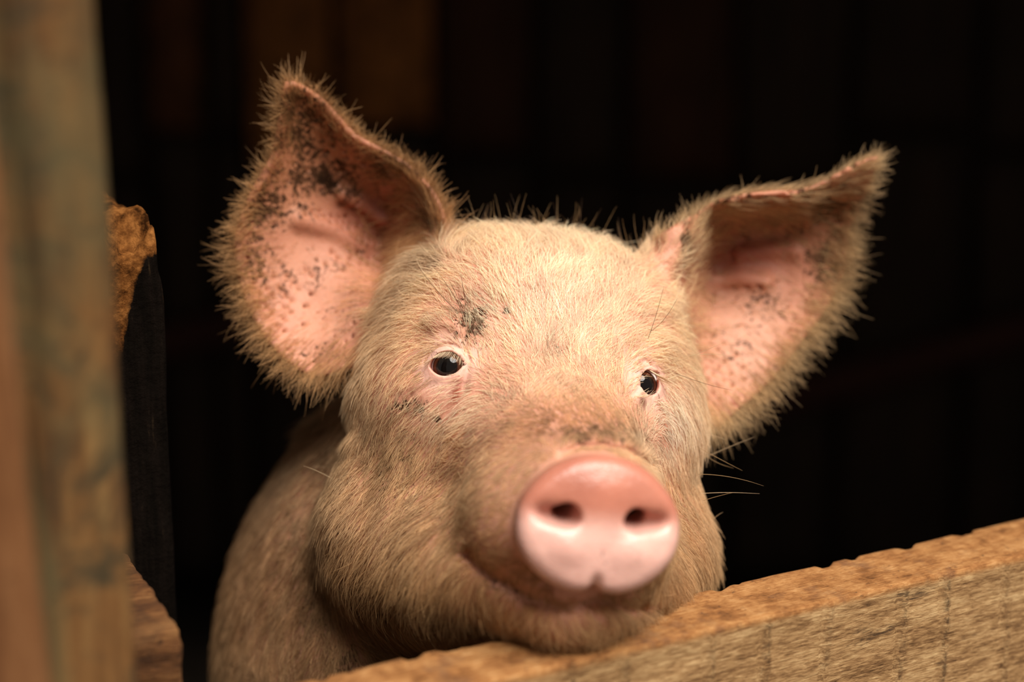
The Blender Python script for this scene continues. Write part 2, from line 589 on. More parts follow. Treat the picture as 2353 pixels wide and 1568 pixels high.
def catmull(P, n=6):
    P = np.array(P, float); N = len(P); out = []
    for i in range(N):
        p0, p1, p2, p3 = P[i - 1], P[i], P[(i + 1) % N], P[(i + 2) % N]
        for t in np.linspace(0, 1, n, endpoint=False):
            out.append(0.5 * (2 * p1 + (p2 - p0) * t + (2 * p0 - 5 * p1 + 4 * p2 - p3) * t * t + (3 * p1 - p0 - 3 * p2 + p3) * t ** 3))
    return np.array(out)


class Ear:
    """a cupped shell: an outline, a depth field over it and ridges, all at real depths"""
    def __init__(self, outline, depth, ridges, rim):
        self.poly = catmull(outline)
        lo = self.poly.min(0) - 150; hi = self.poly.max(0) + 150
        self.lo, self.g = lo, 4.0
        nx, ny = (np.ceil((hi - lo) / self.g)).astype(int) + 1
        X, Y = np.meshgrid(lo[0] + np.arange(nx) * self.g, lo[1] + np.arange(ny) * self.g, indexing='ij')
        fx, fy = X.ravel(), Y.ravel()
        pp = np.vstack([self.poly, self.poly[:1]])
        d = poly_dist(fx, fy, pp)
        ins = np.zeros(len(fx), bool)
        for (x0, y0), (x1, y1) in zip(pp[:-1], pp[1:]):
            c = ((y0 > fy) != (y1 > fy)) & (fx < (x1 - x0) * (fy - y0) / (y1 - y0 + 1e-12) + x0)
            ins ^= c
        d = np.where(ins, -d, d)
        K = np.array(depth, float)
        def phi(a, b):
            r2 = ((a[:, None, :] - b[None, :, :]) ** 2).sum(-1) / 1e4
            return np.sqrt(r2 + 0.25)
        G = phi(K[:, :2], K[:, :2]) + np.eye(len(K)) * -0.02
        P1 = np.c_[np.ones(len(K)), K[:, :2] / 1000]
        A_ = np.block([[G, P1], [P1.T, np.zeros((3, 3))]])
        w = np.linalg.solve(A_, np.r_[K[:, 2], 0, 0, 0])
        q = np.c_[fx, fy]
        dep = phi(q, K[:, :2]) @ w[:-3] + np.c_[np.ones(len(q)), q / 1000] @ w[-3:]
        for pts, amp, wd in ridges:
            dep -= amp * np.exp(-(poly_dist(fx, fy, pts) / wd) ** 2)
        dep -= rim * np.exp(-((d + 4) / 22) ** 2)          # rolled rim leans to the viewer
        dep = np.clip(dep, K[:, 2].min() - 12, K[:, 2].max() + 12)
        self.d = d.reshape(nx, ny); self.dep = dep.reshape(nx, ny)
        gx, gy = np.gradient(self.dep, self.g)
        s = FPX / 1100.0
        self.slope = np.sqrt(1 + (gx * s) ** 2 + (gy * s) ** 2)
        self.nx, self.ny = nx, ny

    def look(self, arr, px, py):
        x = np.clip((px - self.lo[0]) / self.g, 0, self.nx - 1.001); y = np.clip((py - self.lo[1]) / self.g, 0, self.ny - 1.001)
        i = x.astype(int); j = y.astype(int); u = x - i; v = y - j
        return arr[i, j] * (1 - u) * (1 - v) + arr[i + 1, j] * u * (1 - v) + arr[i, j + 1] * (1 - u) * v + arr[i + 1, j + 1] * u * v

    def inside(self, px, py):
        return -self.look(self.d, px, py)

    def sdf(self, q):
        px, py = proj(q)
        d2 = self.look(self.d, px, py) / FPX * q[:, 1]
        e = np.abs(q[:, 1] - D0 * 1000 - self.look(self.dep, px, py)) / self.look(self.slope, px, py)
        t = 2.1 + 0.3 * np.exp(-((d2 + 3) / 4) ** 2)
        a = d2 + t; b = e
        return np.hypot(np.maximum(a, 0), b) - t + 0.0 * np.minimum(a, 0)


EAR_L = Ear([(664, 184), (726, 213), (773, 258), (820, 308), (877, 340), (935, 374), (975, 410), (1006, 452), (1026, 500), (1034, 545), (1022, 600), (1000, 680),
             (960, 760), (900, 800), (840, 825), (773, 858), (715, 864), (663, 835), (626, 799), (595, 757), (569, 705), (548, 642), (538, 590), (541, 537), (553, 495),
             (574, 443), (600, 396), (624, 349), (637, 281), (646, 218)],
            [(664, 190, 52), (640, 290, 58), (600, 400, 62), (548, 540, 64), (550, 650, 64), (600, 760, 60), (665, 832, 55), (740, 858, 50), (830, 820, 42),
             (860, 760, 46), (860, 680, 62), (790, 700, 68), (690, 700, 74), (640, 600, 76), (720, 560, 84), (820, 560, 98), (880, 560, 108), (850, 480, 104), (760, 430, 90),
             (680, 420, 78), (700, 320, 74), (780, 360, 82), (690, 250, 64), (760, 262, 64), (830, 318, 66), (935, 376, 66), (1006, 455, 62), (1030, 545, 56), (960, 520, 82),
             (900, 430, 88), (980, 640, 60), (900, 640, 92), (930, 590, 84)],
            [([(689, 506), (760, 525), (835, 563)], 5, 22), ([(788, 448), (830, 470), (877, 506)], 6, 18)], 2.0)
EAR_R = Ear([(2018, 358), (1966, 374), (1919, 400), (1872, 424), (1825, 436), (1754, 440), (1683, 450), (1636, 466), (1589, 495), (1532, 528), (1494, 556), (1470, 600),
             (1480, 700), (1510, 820), (1550, 920), (1600, 975), (1645, 985), (1700, 940), (1740, 906), (1773, 874), (1801, 842), (1825, 811), (1853, 773), (1884, 731),
             (1912, 688), (1934, 641), (1946, 584), (1952, 532), (1972, 485), (1996, 429), (2010, 386)],
            [(2016, 362, 84), (1920, 402, 78), (1826, 438, 74), (1690, 452, 70), (1592, 497, 72), (1500, 555, 70), (1520, 640, 52), (1550, 600, 54), (1530, 700, 50), (1577, 545, 60),
             (1610, 600, 112), (1600, 680, 108), (1600, 780, 92), (1590, 880, 78), (1610, 960, 70), (1680, 950, 80), (1760, 885, 92), (1840, 790, 102), (1915, 680, 110),
             (1948, 580, 112), (1972, 485, 106), (2000, 420, 96), (1900, 460, 104), (1800, 490, 110), (1690, 500, 110), (1640, 520, 104), (1700, 600, 124), (1800, 600, 122),
             (1880, 560, 116), (1700, 720, 112), (1780, 740, 108), (1660, 840, 92)],
            [([(1645, 646), (1700, 640), (1759, 648)], 6, 20), ([(1702, 584), (1760, 574), (1825, 577)], 4, 20)], 2.0)


class Eye:
    def __init__(self, c_open, axis, R, ha, hb, roll, up0=0.0):
        self.R = R
        a = np.array(axis, float); self.w = a / np.linalg.norm(a)
        up = np.array([0, 0, 1.0]); u = np.cross(up, self.w); u /= np.linalg.norm(u)
        v = np.cross(self.w, u)
        cr, sr = math.cos(roll), math.sin(roll)
        self.u = u * cr + v * sr; self.v = v * cr - u * sr
        self.u = self.u if self.u[0] > 0 else -self.u
        self.c = np.asarray(c_open) - self.w * R
        self.ha, self.hb = ha, hb

    def loc(self, q):
        d = q - self.c
        return d @ self.u, d @ self.v, d @ self.w, np.sqrt((d * d).sum(1))

    def almond(self, u, v):
        """signed distance to the lid opening in the tangent plane"""
        ha = self.ha
        if self.hb[0] > ha * 0.99:
            hv = np.where(v > 0, self.hb[0], self.hb[1])
            return (np.sqrt((u / ha) ** 2 + (v / hv) ** 2) - 1) * ha
        out = -1e9
        for sg, hb in ((1, self.hb[0]), (-1, self.hb[1])):
            r = (ha * ha + hb * hb) / (2 * hb)
            d = np.hypot(u, v + sg * (r - hb)) - r
            out = np.maximum(out, d)
        return out


EYES = []

NC = np.array([1.5, 130.0, -68.0])        # snout disc centre, head frame
WRINKLES = [  # pixel polyline, depth mm (positive carves), width px
    ([(1066, 730), (1072, 790), (1074, 850), (1066, 900)], 1.6, 9),
    ([(1000, 800), (1030, 790), (1060, 808)], 0.9, 6),
    ([(945, 905), (985, 885), (1030, 880), (1062, 884)], 0.7, 9),
    ([(1000, 740), (1040, 735), (1058, 760)], -1.6, 16),
    ([(940, 930), (890, 1010), (862, 1090), (840, 1180)], 2.2, 26),
    ([(1438, 915), (1458, 905), (1474, 880), (1480, 850)], 1.0, 7),
    ([(1290, 1046), (1330, 1030), (1380, 1026), (1440, 1036), (1490, 1062)], 2.0, 8),
    ([(1300, 1020), (1380, 1000), (1460, 1022)], -0.8, 12),
    ([(1075, 1275), (1125, 1322), (1210, 1374), (1300, 1398), (1375, 1378), (1450, 1398), (1500, 1385)], 3.6, 15),
    ([(800, 1010), (775, 1100), (760, 1200)], -2.0, 30),
]


def w2c(p):
    x, y, z = p
    z = z - CAMH
    return np.array([x, y * CP - z * SP, y * SP + z * CP]) * 1000


PLANK_C = w2c(org)
PLANK_R = np.array([w2c(org + v_) - w2c(org) for v_ in (ax, ay, az)]) / 1000


def pig_sdf(q):
    h = (q - HO) @ HR.T
    out = rcone(q, C(1060, 1580, 190), C(1200, 1330, 560), 125, 122)      # trunk
    out = smin(out, ell(q, C(1010, 1500, 165), (126, 150, 166)), 60)                    # shoulders
    out = smin(out, rcone(h, (0, -70, -35), (-22, -190, -138), 80, 100), 30)            # neck
    near = (np.abs(h) < np.array([230, 330, 330])).all(1)
    legs = []
    far = ~near
    if far.any():
        qf = q[far]; o = out[far]
        for (x, yy, zt) in ((-85, 1010, 0.40), (55, 1030, 0.40), (-60, 1500, 0.36), (80, 1520, 0.36)):
            top = w2c((x * 0.001, yy * 0.001 + 0.08, zt)); kn = w2c((x * 0.001, yy * 0.001 + 0.06, 0.2)); ft = w2c((x * 0.001, yy * 0.001 + 0.08, 0.05)); toe = w2c((x * 0.001, yy * 0.001 + 0.05, 0.022))
            l = np.minimum(rcone(qf, top, kn, 62, 34), rcone(qf, kn, ft, 32, 23))
            l = np.minimum(l, rcone(qf, ft, toe, 24, 22))
            o = smin(o, l, 25)
        out[far] = o
    if not near.any():
        return out
    q = q[near]; h = h[near]; o = out[near]
    ax_ = np.abs(h[:, 0])
    hs = h.copy(); hs[:, 0] = ax_
    # ---- skull
    d = sell(h, (0, -78, 3), (84, 92, 75), 2.75)
    d = smin(d, ell(hs, (58, -40, -22), (34, 48, 46)), 22)                     # cheek bone
    d = smin(d, ell(hs, (52, -42, -92), (54, 66, 54)), 24)                     # jowl
    m = h.copy(); m[:, 0] *= 0.90
    d = smin(d, rcone(m, (0, -8, -36), (0, 112, -65), 52, 29.5), 32)            # muzzle
    d = smin(d, ell(hs, (30, 66, -78), (20, 46, 24)), 20)                        # upper lip pads
    jaw = rcone(h, (0, -20, -98), (0, 96, -108), 46, 20)
    d = smin(d, jaw, 9)
    d = smin(d, ell(h, (0, 62, -104), (47, 50, 27)), 16)                         # broad chin
    d = smin(d, ell(hs, (44, 16, -104), (32, 50, 32)), 22)
    d = smin(d, ell(hs, (44, 0, 17), (17, 13, 9)), 10)                           # brow
    o = smin(o, d, 14)
    # ---- ears
    px, py = proj(q)
    for E, root in ((EAR_L, ((950, 680, 122), (890, 640, 146), 24, 11)), (EAR_R, ((1500, 700, 120), (1590, 660, 146), 26, 12))):
        r = rcone(q, C(*root[0]), C(*root[1]), root[2], root[3])
        e = smin(E.sdf(q), r, 10)
        o = smin(o, e, 9)
    # ---- wrinkles and folds (front of the head only)
    fr = sstep(-75, -45, h[:, 1])
    for pts, amp, wd in WRINKLES:
        o = o + amp * fr * np.exp(-(poly_dist(px, py, pts) / wd) ** 2)
    # ---- snout disc
    u = h[:, 0] - NC[0]; v = h[:, 2] - NC[2]; w = h[:, 1] - NC[1]
    rx = 38.0 - 5.0 * sstep(2, 32, v) - 1.5 * sstep(-8, -30, v)
    rho = ((np.abs(u) / rx) ** 2.25 + (np.abs(v) / 31.8) ** 2.25 + 1e-9) ** (1 / 2.25)
    d2 = (rho - 1) * 31
    ww = w - 3.0 * np.clip(1 - rho ** 2, 0, 1) - 2.6 * (np.exp(-((u - 16) / 11) ** 2 - ((v + 12) / 9) ** 2) + np.exp(-((u + 16) / 11) ** 2 - ((v + 12) / 9) ** 2)) \
        + 1.8 * np.exp(-(u / 10) ** 2 - ((v + 1) / 6) ** 2) + 3.4 * (np.exp(-((u - 24) / 9) ** 2 - ((v - 4) / 5) ** 2) + np.exp(-((u + 24) / 9) ** 2 - ((v - 4) / 5) ** 2)) \
        - 1.5 * np.exp(-(u / 16) ** 2 - ((v - 17) / 8) ** 2)
    rr = 6.0
    qa = d2 + rr; qb = np.abs(ww) - 8.5 + rr
    disc = np.hypot(np.maximum(qa, 0), np.maximum(qb, 0)) + np.minimum(np.maximum(qa, qb), 0) - rr
    disc = disc + 4.5 * np.exp(-(u / 2.6) ** 2) * sstep(-19, -29, v) + 2.0 * np.exp(-(u / 7) ** 2) * sstep(-22, -32, v)
    o = smin(o, disc, 4.5)
    un = np.abs(u)
    hn = np.stack([un, h[:, 1], h[:, 2]], 1)
    nos = rcone(hn, (15.0, 147, -66.0), (18.5, 108, -56), 5.2, 4.5)
    lv = v - 2.2 - 0.12 * (un - 16)
    nos2 = np.sqrt(((un - 20.5) / 9.5) ** 2 + (lv / 4.3) ** 2 + ((h[:, 1] - 139) / 8.0) ** 2)
    nos2 = (nos2 - 1) * 4.2
    o = smax(o, -smin(nos, nos2, 3), 2.2)
    # ---- eyes
    for E in EYES:
        eu, ev, ew, el = E.loc(q)
        lid = el - (E.R + 1.2)
        cone = np.where(ew > -2, 0, (-2 - ew) * 2)
        o = smin(o, lid + cone * 0.3, 8.0)
        al = E.almond(eu, ev)
        # upper lid crease and lower bag
        o = o + 0.8 * np.exp(-((al - 3.6) / 0.8) ** 2) * sstep(0, 3, ev) * sstep(-2, 4, ew)
        slot = np.maximum(al, -(ew - 0.5))
        o = smax(o, -slot, 0.7)
        o = np.maximum(o, -(el - (E.R + 0.15)))
    # ---- the chin and throat give way where they press on the gate plank
    pb = np.abs((q - PLANK_C) @ PLANK_R.T) - np.array([460.0, 22.6, 100.4])
    box = np.linalg.norm(np.maximum(pb, 0), axis=1) + np.minimum(pb.max(1), 0)
    o = smax(o, 0.6 - box, 4.0)
    out[near] = o
    return out


def sdf(q, chunk=150000):
    r = np.empty(len(q))
    for i in range(0, len(q), chunk):
        r[i:i + chunk] = pig_sdf(q[i:i + chunk])
    return r


def seat(px, py, proud):
    ds = np.arange(-60, 60, 0.5)
    qs = np.array([C(px, py, d_) for d_ in ds])
    k = np.nonzero(pig_sdf(qs) < 0)[0][0]
    return C(px, py, ds[k] - proud)


EL = Eye(seat(1025, 842, 1.5), (-0.20, -0.97, 0.06), 11.5, 8.8, (7.7, 5.0), math.radians(3))
ER = Eye(seat(1491, 884, 2.5), (0.50, -0.86, 0.06), 11.5, 6.0, (7.6, 5.6), math.radians(-6))
EYES += [EL, ER]
print('eyes', EL.c, ER.c)


def surface():
    lo = np.array([-250.0, 860.0, -820.0]); hi = np.array([270.0, 1860.0, 190.0])
    hc, sub = 13.6, 4
    hf = hc / sub
    nc = np.ceil((hi - lo) / hc).astype(int)
    ci = np.stack(np.meshgrid(*[np.arange(n + 1) for n in nc], indexing='ij'), -1)
    dc = sdf(lo + ci.reshape(-1, 3) * hc).reshape(ci.shape[:3])
    def cellmin(f, arr):
        r = arr[:-1, :-1, :-1]
        for a in (0, 1):
            for b in (0, 1):
                for c in (0, 1):
                    r = f(r, arr[a:a + nc[0], b:b + nc[1], c:c + nc[2]])
        return r
    mn = cellmin(np.minimum, np.abs(dc))
    act = np.argwhere(mn < hc * 1.45)
    nf = nc * sub
    Dn = np.repeat(np.repeat(np.repeat(np.sign(dc).astype(np.float32) * 50, sub, 0), sub, 1), sub, 2)[:nf[0] + 1, :nf[1] + 1, :nf[2] + 1].copy()
    mask = np.zeros(Dn.shape, bool)
    for a in range(sub + 1):
        for b in range(sub + 1):
            for c in range(sub + 1):
                mask[act[:, 0] * sub + a, act[:, 1] * sub + b, act[:, 2] * sub + c] = True
    fi = np.argwhere(mask)
    Dn[mask] = sdf(lo + fi * hf)
    S = Dn < 0
    cnt = np.zeros(tuple(nf), np.int8)
    for a in (0, 1):
        for b in (0, 1):
            for c in (0, 1):
                cnt += S[a:a + nf[0], b:b + nf[1], c:c + nf[2]]
    cells = np.argwhere((cnt > 0) & (cnt < 8))
    vid = -np.ones(tuple(nf), np.int64)
    vid[tuple(cells.T)] = np.arange(len(cells))
    acc = np.zeros((len(cells), 3)); n = np.zeros(len(cells))
    corners = [(a, b, c) for a in (0, 1) for b in (0, 1) for c in (0, 1)]
    for p in corners:
        for k in range(3):
            if p[k] == 0:
                p2 = list(p); p2[k] = 1
                d1 = Dn[cells[:, 0] + p[0], cells[:, 1] + p[1], cells[:, 2] + p[2]]
                d2 = Dn[cells[:, 0] + p2[0], cells[:, 1] + p2[1], cells[:, 2] + p2[2]]
                cr = (d1 < 0) != (d2 < 0)
                t = np.where(cr, d1 / np.where(cr, d1 - d2, 1), 0)
                pos = np.tile(np.array(p, float), (len(cells), 1)); pos[:, k] += t
                acc[cr] += pos[cr]; n[cr] += 1
    V = lo + (cells + acc / n[:, None]) * hf
    quads = []
    for k in range(3):
        i, j = [(1, 2), (2, 0), (0, 1)][k]
        sl1 = [slice(None)] * 3; sl2 = [slice(None)] * 3
        sl1[k] = slice(0, -1); sl2[k] = slice(1, None)
        s1, s2 = S[tuple(sl1)], S[tuple(sl2)]
        e = np.argwhere(s1 != s2)
        ok = (e[:, i] > 0) & (e[:, j] > 0) & (e[:, i] < nf[i]) & (e[:, j] < nf[j])
        e = e[ok]
        ins = s1[tuple(e.T)]
        def at_(di, dj):
            c = e.copy(); c[:, i] += di; c[:, j] += dj
            return vid[tuple(c.T)]
        Q = np.stack([at_(-1, -1), at_(0, -1), at_(0, 0), at_(-1, 0)], 1)
        Q[~ins] = Q[~ins][:, ::-1]
        quads.append(Q)
    Q = np.concatenate(quads)
    Q = Q[(Q >= 0).all(1)]
    return V, Q


def gradient(V, e=0.25):
    g = np.zeros_like(V)
    for s in ((1, -1, -1), (-1, -1, 1), (-1, 1, -1), (1, 1, 1)):
        s = np.array(s, float)
        g += s * sdf(V + s * e)[:, None]
    return g / (4 * e)


def project(V, it=2, lim=2.0):
    for _ in range(it):
        g = gradient(V)
        d = sdf(V)
        g2 = np.maximum((g * g).sum(1), 0.15)
        st = (d / g2)[:, None] * g
        ln = np.linalg.norm(st, axis=1, keepdims=True)
        V = V - st * np.minimum(1, lim / np.maximum(ln, 1e-9))
    return V


def refine(V, Q, mark):
    """split marked quads in four; neighbours keep the mid-edge points as polygons"""
    nv = len(V)
    E = np.stack([Q, np.roll(Q, -1, 1)], -1)
    key = np.minimum(E[..., 0], E[..., 1]) * (nv + 1) + np.maximum(E[..., 0], E[..., 1])
    uk = np.unique(key[mark])
    a, b = uk // (nv + 1), uk % (nv + 1)
    mid = (V[a] + V[b]) / 2
    Qm = Q[mark]
    cen = V[Qm].mean(1)
    new = np.vstack([mid, cen])
    mi = nv + np.searchsorted(uk, key[mark])
    ce = nv + len(uk) + np.arange(len(Qm))
    sub = np.concatenate([np.stack([Qm[:, k], mi[:, k], ce, mi[:, k - 1]], 1) for k in range(4)])
    rest = ~mark
    hit = np.isin(key, uk) & rest[:, None]
    anyh = hit.any(1)
    ng = []
    for r in np.nonzero(anyh)[0]:
        f = []
        for k in range(4):
            f.append(int(Q[r, k]))
            if hit[r, k]: f.append(int(nv + np.searchsorted(uk, key[r, k])))
        ng.append(f)
    keep = Q[rest & ~anyh]
    return np.vstack([V, new]), np.vstack([keep, sub]), ng, nv


import time
_t = time.time()
PV, PQ = surface()
PV = project(PV, 2)
NG = []
for level in range(3):
    cen = PV[PQ].mean(1)
    hc_ = (cen - HO) @ HR.T
    cx, cy = proj(cen)
    if level == 0:
        mk = (cen[:, 1] < D0 * 1000 + 150) & (cy < 1600)
    elif level == 1:
        mk = (np.linalg.norm(cen - EYE_L, axis=1) < 34) | (np.linalg.norm(cen - EYE_R, axis=1) < 34) | (hc_[:, 1] > 100) & (hc_[:, 2] > -100)
    else:
        mk = (np.linalg.norm(cen - EYE_L, axis=1) < 17) | (np.linalg.norm(cen - EYE_R, axis=1) < 17)
    PV, PQ, ng, nv0 = refine(PV, PQ, mk)
    NG += ng
    PV[nv0:] = project(PV[nv0:], 2, 1.0)
print('pig mesh', len(PV), len(PQ), round(time.time() - _t, 1), 's')

# ------------------------------------------------------------------ surface paint (skin colour and dirt, with ear shade and snout sheen painted in)
g = gradient(PV, 0.4)
PN = g / np.maximum(np.linalg.norm(g, axis=1, keepdims=True), 1e-6)
PX, PY = proj(PV)
PH = (PV - HO) @ HR.T
VIEW = PV / np.linalg.norm(PV, axis=1, keepdims=True)
FACING = -(PN * VIEW).sum(1)
DY = PV[:, 1] - D0 * 1000
in_l = EAR_L.inside(PX, PY); in_r = EAR_R.inside(PX, PY)
ear_l = (in_l > -6) & (PX < 1045) & (DY > 30) & ((PX < 850) | (DY > 48))
ear_r = (in_r > -6) & (PX > 1500) & (DY > 55)
EAR = (ear_l | ear_r)
INNER = EAR & (FACING > 0.0)
RIM = np.where(ear_l, in_l, in_r)


def blob(px, py, x, y, rx, ry, rot=0.0):
    dx, dy = px - x, py - y
    if rot:
        c, s = math.cos(rot), math.sin(rot)
        dx, dy = dx * c + dy * s, dy * c - dx * s
    return np.exp(-((dx / rx) ** 2 + (dy / ry) ** 2))


def disc_rho(H):
    u = H[:, 0] - NC[0]; v = H[:, 2] - NC[2]
    rx = 38.0 - 5.0 * sstep(2, 32, v) - 1.5 * sstep(-8, -30, v)
    return ((np.abs(u) / rx) ** 2.25 + (np.abs(v) / 31.8) ** 2.25 + 1e-9) ** (1 / 2.25)


NOSE = (PH[:, 1] > 121) & (disc_rho(PH) < 1.06)
nose_w = sstep(119, 125, PH[:, 1]) * sstep(1.12, 1.02, disc_rho(PH))

skin = np.tile(np.array([0.58, 0.285, 0.195]), (len(PV), 1))


def tint(w, col, amt=1.0):
    w = (np.clip(w, 0, 1) * amt)[:, None]
    skin[:] = skin * (1 - w) + np.array(col) * w


tint(EAR.astype(float), (0.44, 0.18, 0.105))  # ear tints: redder skin, with shade of the cup put into the colour
tint(INNER * blob(PX, PY, 745, 700, 150, 190), (0.54, 0.255, 0.17))
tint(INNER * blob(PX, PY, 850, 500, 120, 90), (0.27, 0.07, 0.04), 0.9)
tint(INNER * blob(PX, PY, 1700, 790, 110, 170), (0.55, 0.28, 0.19))
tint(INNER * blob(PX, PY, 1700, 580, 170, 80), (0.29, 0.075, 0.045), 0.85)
tint(nose_w, (0.67, 0.40, 0.345))  # pale lower disc: specular sheen put into the skin colour
tint(nose_w * sstep(-4, 10, PH[:, 2] - NC[2]), (0.44, 0.165, 0.11), 0.95)
tint(nose_w * blob(PH[:, 0], PH[:, 2] - NC[2], 0, 16, 14, 8), (0.45, 0.165, 0.11), 0.7)
EYED = np.full(len(PV), 99.0)
for E in (EL, ER):
    eu, ev, ew, el = E.loc(PV)
    al = E.almond(eu, ev)
    dd = np.where(ew > 0, al, 99)
    EYED = np.minimum(EYED, dd)
    tint(sstep(14, 5, np.where(ew > 0, al, 99)), (0.70, 0.43, 0.35), 0.8)
    tint(np.where((ew > 0) & (el < E.R + 1.4), 1, 0) * sstep(0.8, 0, al), (0.62, 0.16, 0.10), 0.8)
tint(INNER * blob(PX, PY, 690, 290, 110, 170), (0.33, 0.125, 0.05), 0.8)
tint(blob(PX, PY, 1050, 900, 10, 26, 0.35) ** .6 * (FACING > 0), (0.25, 0.05, 0.015), 1.0)
tint(blob(PX, PY, 1477, 926, 8, 13) ** .6 * (FACING > 0), (0.12, 0.04, 0.015), 1.0)

FR = (FACING > -0.2).astype(float)
DIRT_ZONES = [
    (690, 290, 80, 120, 1.0), (735, 415, 120, 50, 1.0), (620, 480, 70, 60, .95), (585, 600, 55, 110, .7), (690, 470, 70, 50, .6), (910, 385, 90, 40, 1.0), (985, 500, 35, 90, .9), (990, 590, 30, 50, .8),
    (640, 640, 80, 60, .5), (740, 810, 80, 30, .5), (800, 700, 60, 160, .25), (740, 640, 110, 110, .32), (800, 560, 90, 60, .35),
    (1900, 470, 90, 60, .9), (1900, 590, 60, 80, .95), (1760, 520, 120, 40, .6), (1690, 460, 130, 16, .75), (1576, 560, 14, 60, .95), (1750, 700, 90, 60, .5), (1700, 800, 110, 90, .4), (1840, 440, 60, 14, .3),
    (1085, 738, 44, 52, 1.0), (1278, 795, 36, 34, .5), (1165, 715, 10, 8, .9), (935, 935, 50, 22, .8), (1005, 965, 14, 10, .9), (1380, 1000, 130, 30, .8), (1466, 1008, 22, 22, 1.0), (1300, 985, 120, 40, .5),
    (890, 1080, 110, 150, .55), (760, 1100, 50, 160, .75), (715, 1350, 45, 200, .9), (620, 1300, 150, 260, .6), (1160, 1350, 80, 40, .3), (830, 1400, 100, 60, .5), (1000, 1180, 80, 60, .4), (1200, 900, 90, 60, .25),
    (1430, 610, 30, 20, .4), (1230, 660, 30, 20, .3), (780, 1530, 60, 60, .9)]
dirt = np.zeros(len(PV))
for (x, y, rx, ry, a_) in DIRT_ZONES:
    dirt = np.maximum(dirt, a_ * blob(PX, PY, x, y, rx, ry))
dirt = np.clip(dirt, 0, 1) * FR
dirt *= 1 - nose_w
mud = np.zeros(len(PV))
for (x, y, rx, ry, a_) in [(760, 412, 60, 24, .9), (1085, 740, 18, 30, .3), (1463, 1008, 14, 16, .8), (730, 1420, 30, 120, .35), (960, 385, 40, 30, .4)]:
    mud = np.maximum(mud, a_ * blob(PX, PY, x, y, rx, ry))
mud = mud * FR

WV = W(PV)
pig = bpy.data.objects.new('pig', None)
COL.objects.link(pig)
base = W(C(1100, 1400, 300))[0]
pig.location = (base[0], base[1], 0.0)
tag(pig, 'pale pink bristly pig with mud-speckled ears resting its chin on the gate plank', 'pig')
PIGLOC = np.array(pig.location)

me = bpy.data.meshes.new('body')
loops = np.concatenate([PQ.ravel(), np.array([i for f in NG for i in f], np.int64)])
sizes = np.concatenate([np.full(len(PQ), 4), np.array([len(f) for f in NG], np.int64)])
me.vertices.add(len(PV)); me.vertices.foreach_set('co', (WV - PIGLOC).astype(np.float32).ravel())
me.loops.add(len(loops)); me.loops.foreach_set('vertex_index', loops.astype(np.int32))
me.polygons.add(len(sizes)); me.polygons.foreach_set('loop_start', np.concatenate([[0], np.cumsum(sizes)[:-1]]).astype(np.int32))
me.update(calc_edges=True)
me.polygons.foreach_set('use_smooth', np.ones(len(sizes), bool))
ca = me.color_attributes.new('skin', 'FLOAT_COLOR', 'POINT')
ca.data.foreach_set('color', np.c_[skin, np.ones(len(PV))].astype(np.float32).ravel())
for nm, arr in (('dirt', dirt), ('mud', mud), ('snout', nose_w)):
    a_ = me.attributes.new(nm, 'FLOAT', 'POINT'); a_.data.foreach_set('value', arr.astype(np.float32))
body = bpy.data.objects.new('body', me)
COL.objects.link(body); body.parent = pig


def skin_mat():
    k = NT('pig_skin')
    v = k.coords()
    col = k.n('ShaderNodeAttribute', attribute_name='skin').outputs['Color']
    dr = k.n('ShaderNodeAttribute', attribute_name='dirt').outputs['Fac']
    md = k.n('ShaderNodeAttribute', attribute_name='mud').outputs['Fac']
    sn = k.n('ShaderNodeAttribute', attribute_name='snout').outputs['Fac']
    blotch = k.noise(v, 55, 4, 0.6)
    c = k.mix(0.5, col, k.ramp(blotch, [(0.3, (0.74, 0.62, 0.58)), (0.7, (1.18, 1.16, 1.12))]), 'MULTIPLY')
    n1 = k.noise(v, 330, 5, 0.75)
    n2 = k.noise(v, 85, 4, 0.7)
    sp = k.math('ADD', k.math('MULTIPLY', n1, 0.6), k.math('MULTIPLY', n2, 0.4))
    f = k.math('ADD', sp, k.math('MULTIPLY', k.math('SUBTRACT', dr, 1.0), 0.17))
    fac = k.ramp(f, [(0.415, (0, 0, 0)), (0.475, (1, 1, 1))])
    fac2 = k.math('MULTIPLY', fac, k.math('MINIMUM', k.math('MULTIPLY', dr, 3.0), 0.92))
    c = k.mix(k.math('MULTIPLY', dr, 0.5), c, (0.30, 0.13, 0.06))
    c = k.mix(fac2, c, (0.024, 0.011, 0.005))
    f3 = k.ramp(k.math('ADD', n2, k.math('MULTIPLY', k.math('SUBTRACT', md, 1.0), 0.35)), [(0.30, (0, 0, 0)), (0.42, (1, 1, 1))])
    c = k.mix(k.math('MULTIPLY', f3, 0.9), c, (0.022, 0.011, 0.006))
    k.l(c, k.p.inputs['Base Color'])
    k.p.inputs['Subsurface Weight'].default_value = 0.22
    k.p.inputs['Subsurface Radius'].default_value = (0.009, 0.0035, 0.002)
    k.p.inputs['Subsurface Scale'].default_value = 1.0
    rg = k.math('SUBTRACT', 0.62, k.math('MULTIPLY', sn, 0.32))
    k.l(rg, k.p.inputs['Roughness'])
    k.l(k.math('MULTIPLY', 0.45, k.math('SUBTRACT', 1.0, k.math('MULTIPLY', k.math('MAXIMUM', fac2, f3), 0.95))), k.p.inputs['Specular IOR Level'])
    b1 = k.bump(k.noise(v, 420, 4, 0.6), 0.35, 0.0007)
    vor = k.n('ShaderNodeTexVoronoi'); vor.inputs['Scale'].default_value = 520
    k.l(v, vor.inputs['Vector'])
    b1 = k.bump(vor.outputs['Distance'], 0.22, 0.0006, b1)
    k.l(b1, k.p.inputs['Normal'])
    return k.m


me.materials.append(skin_mat())


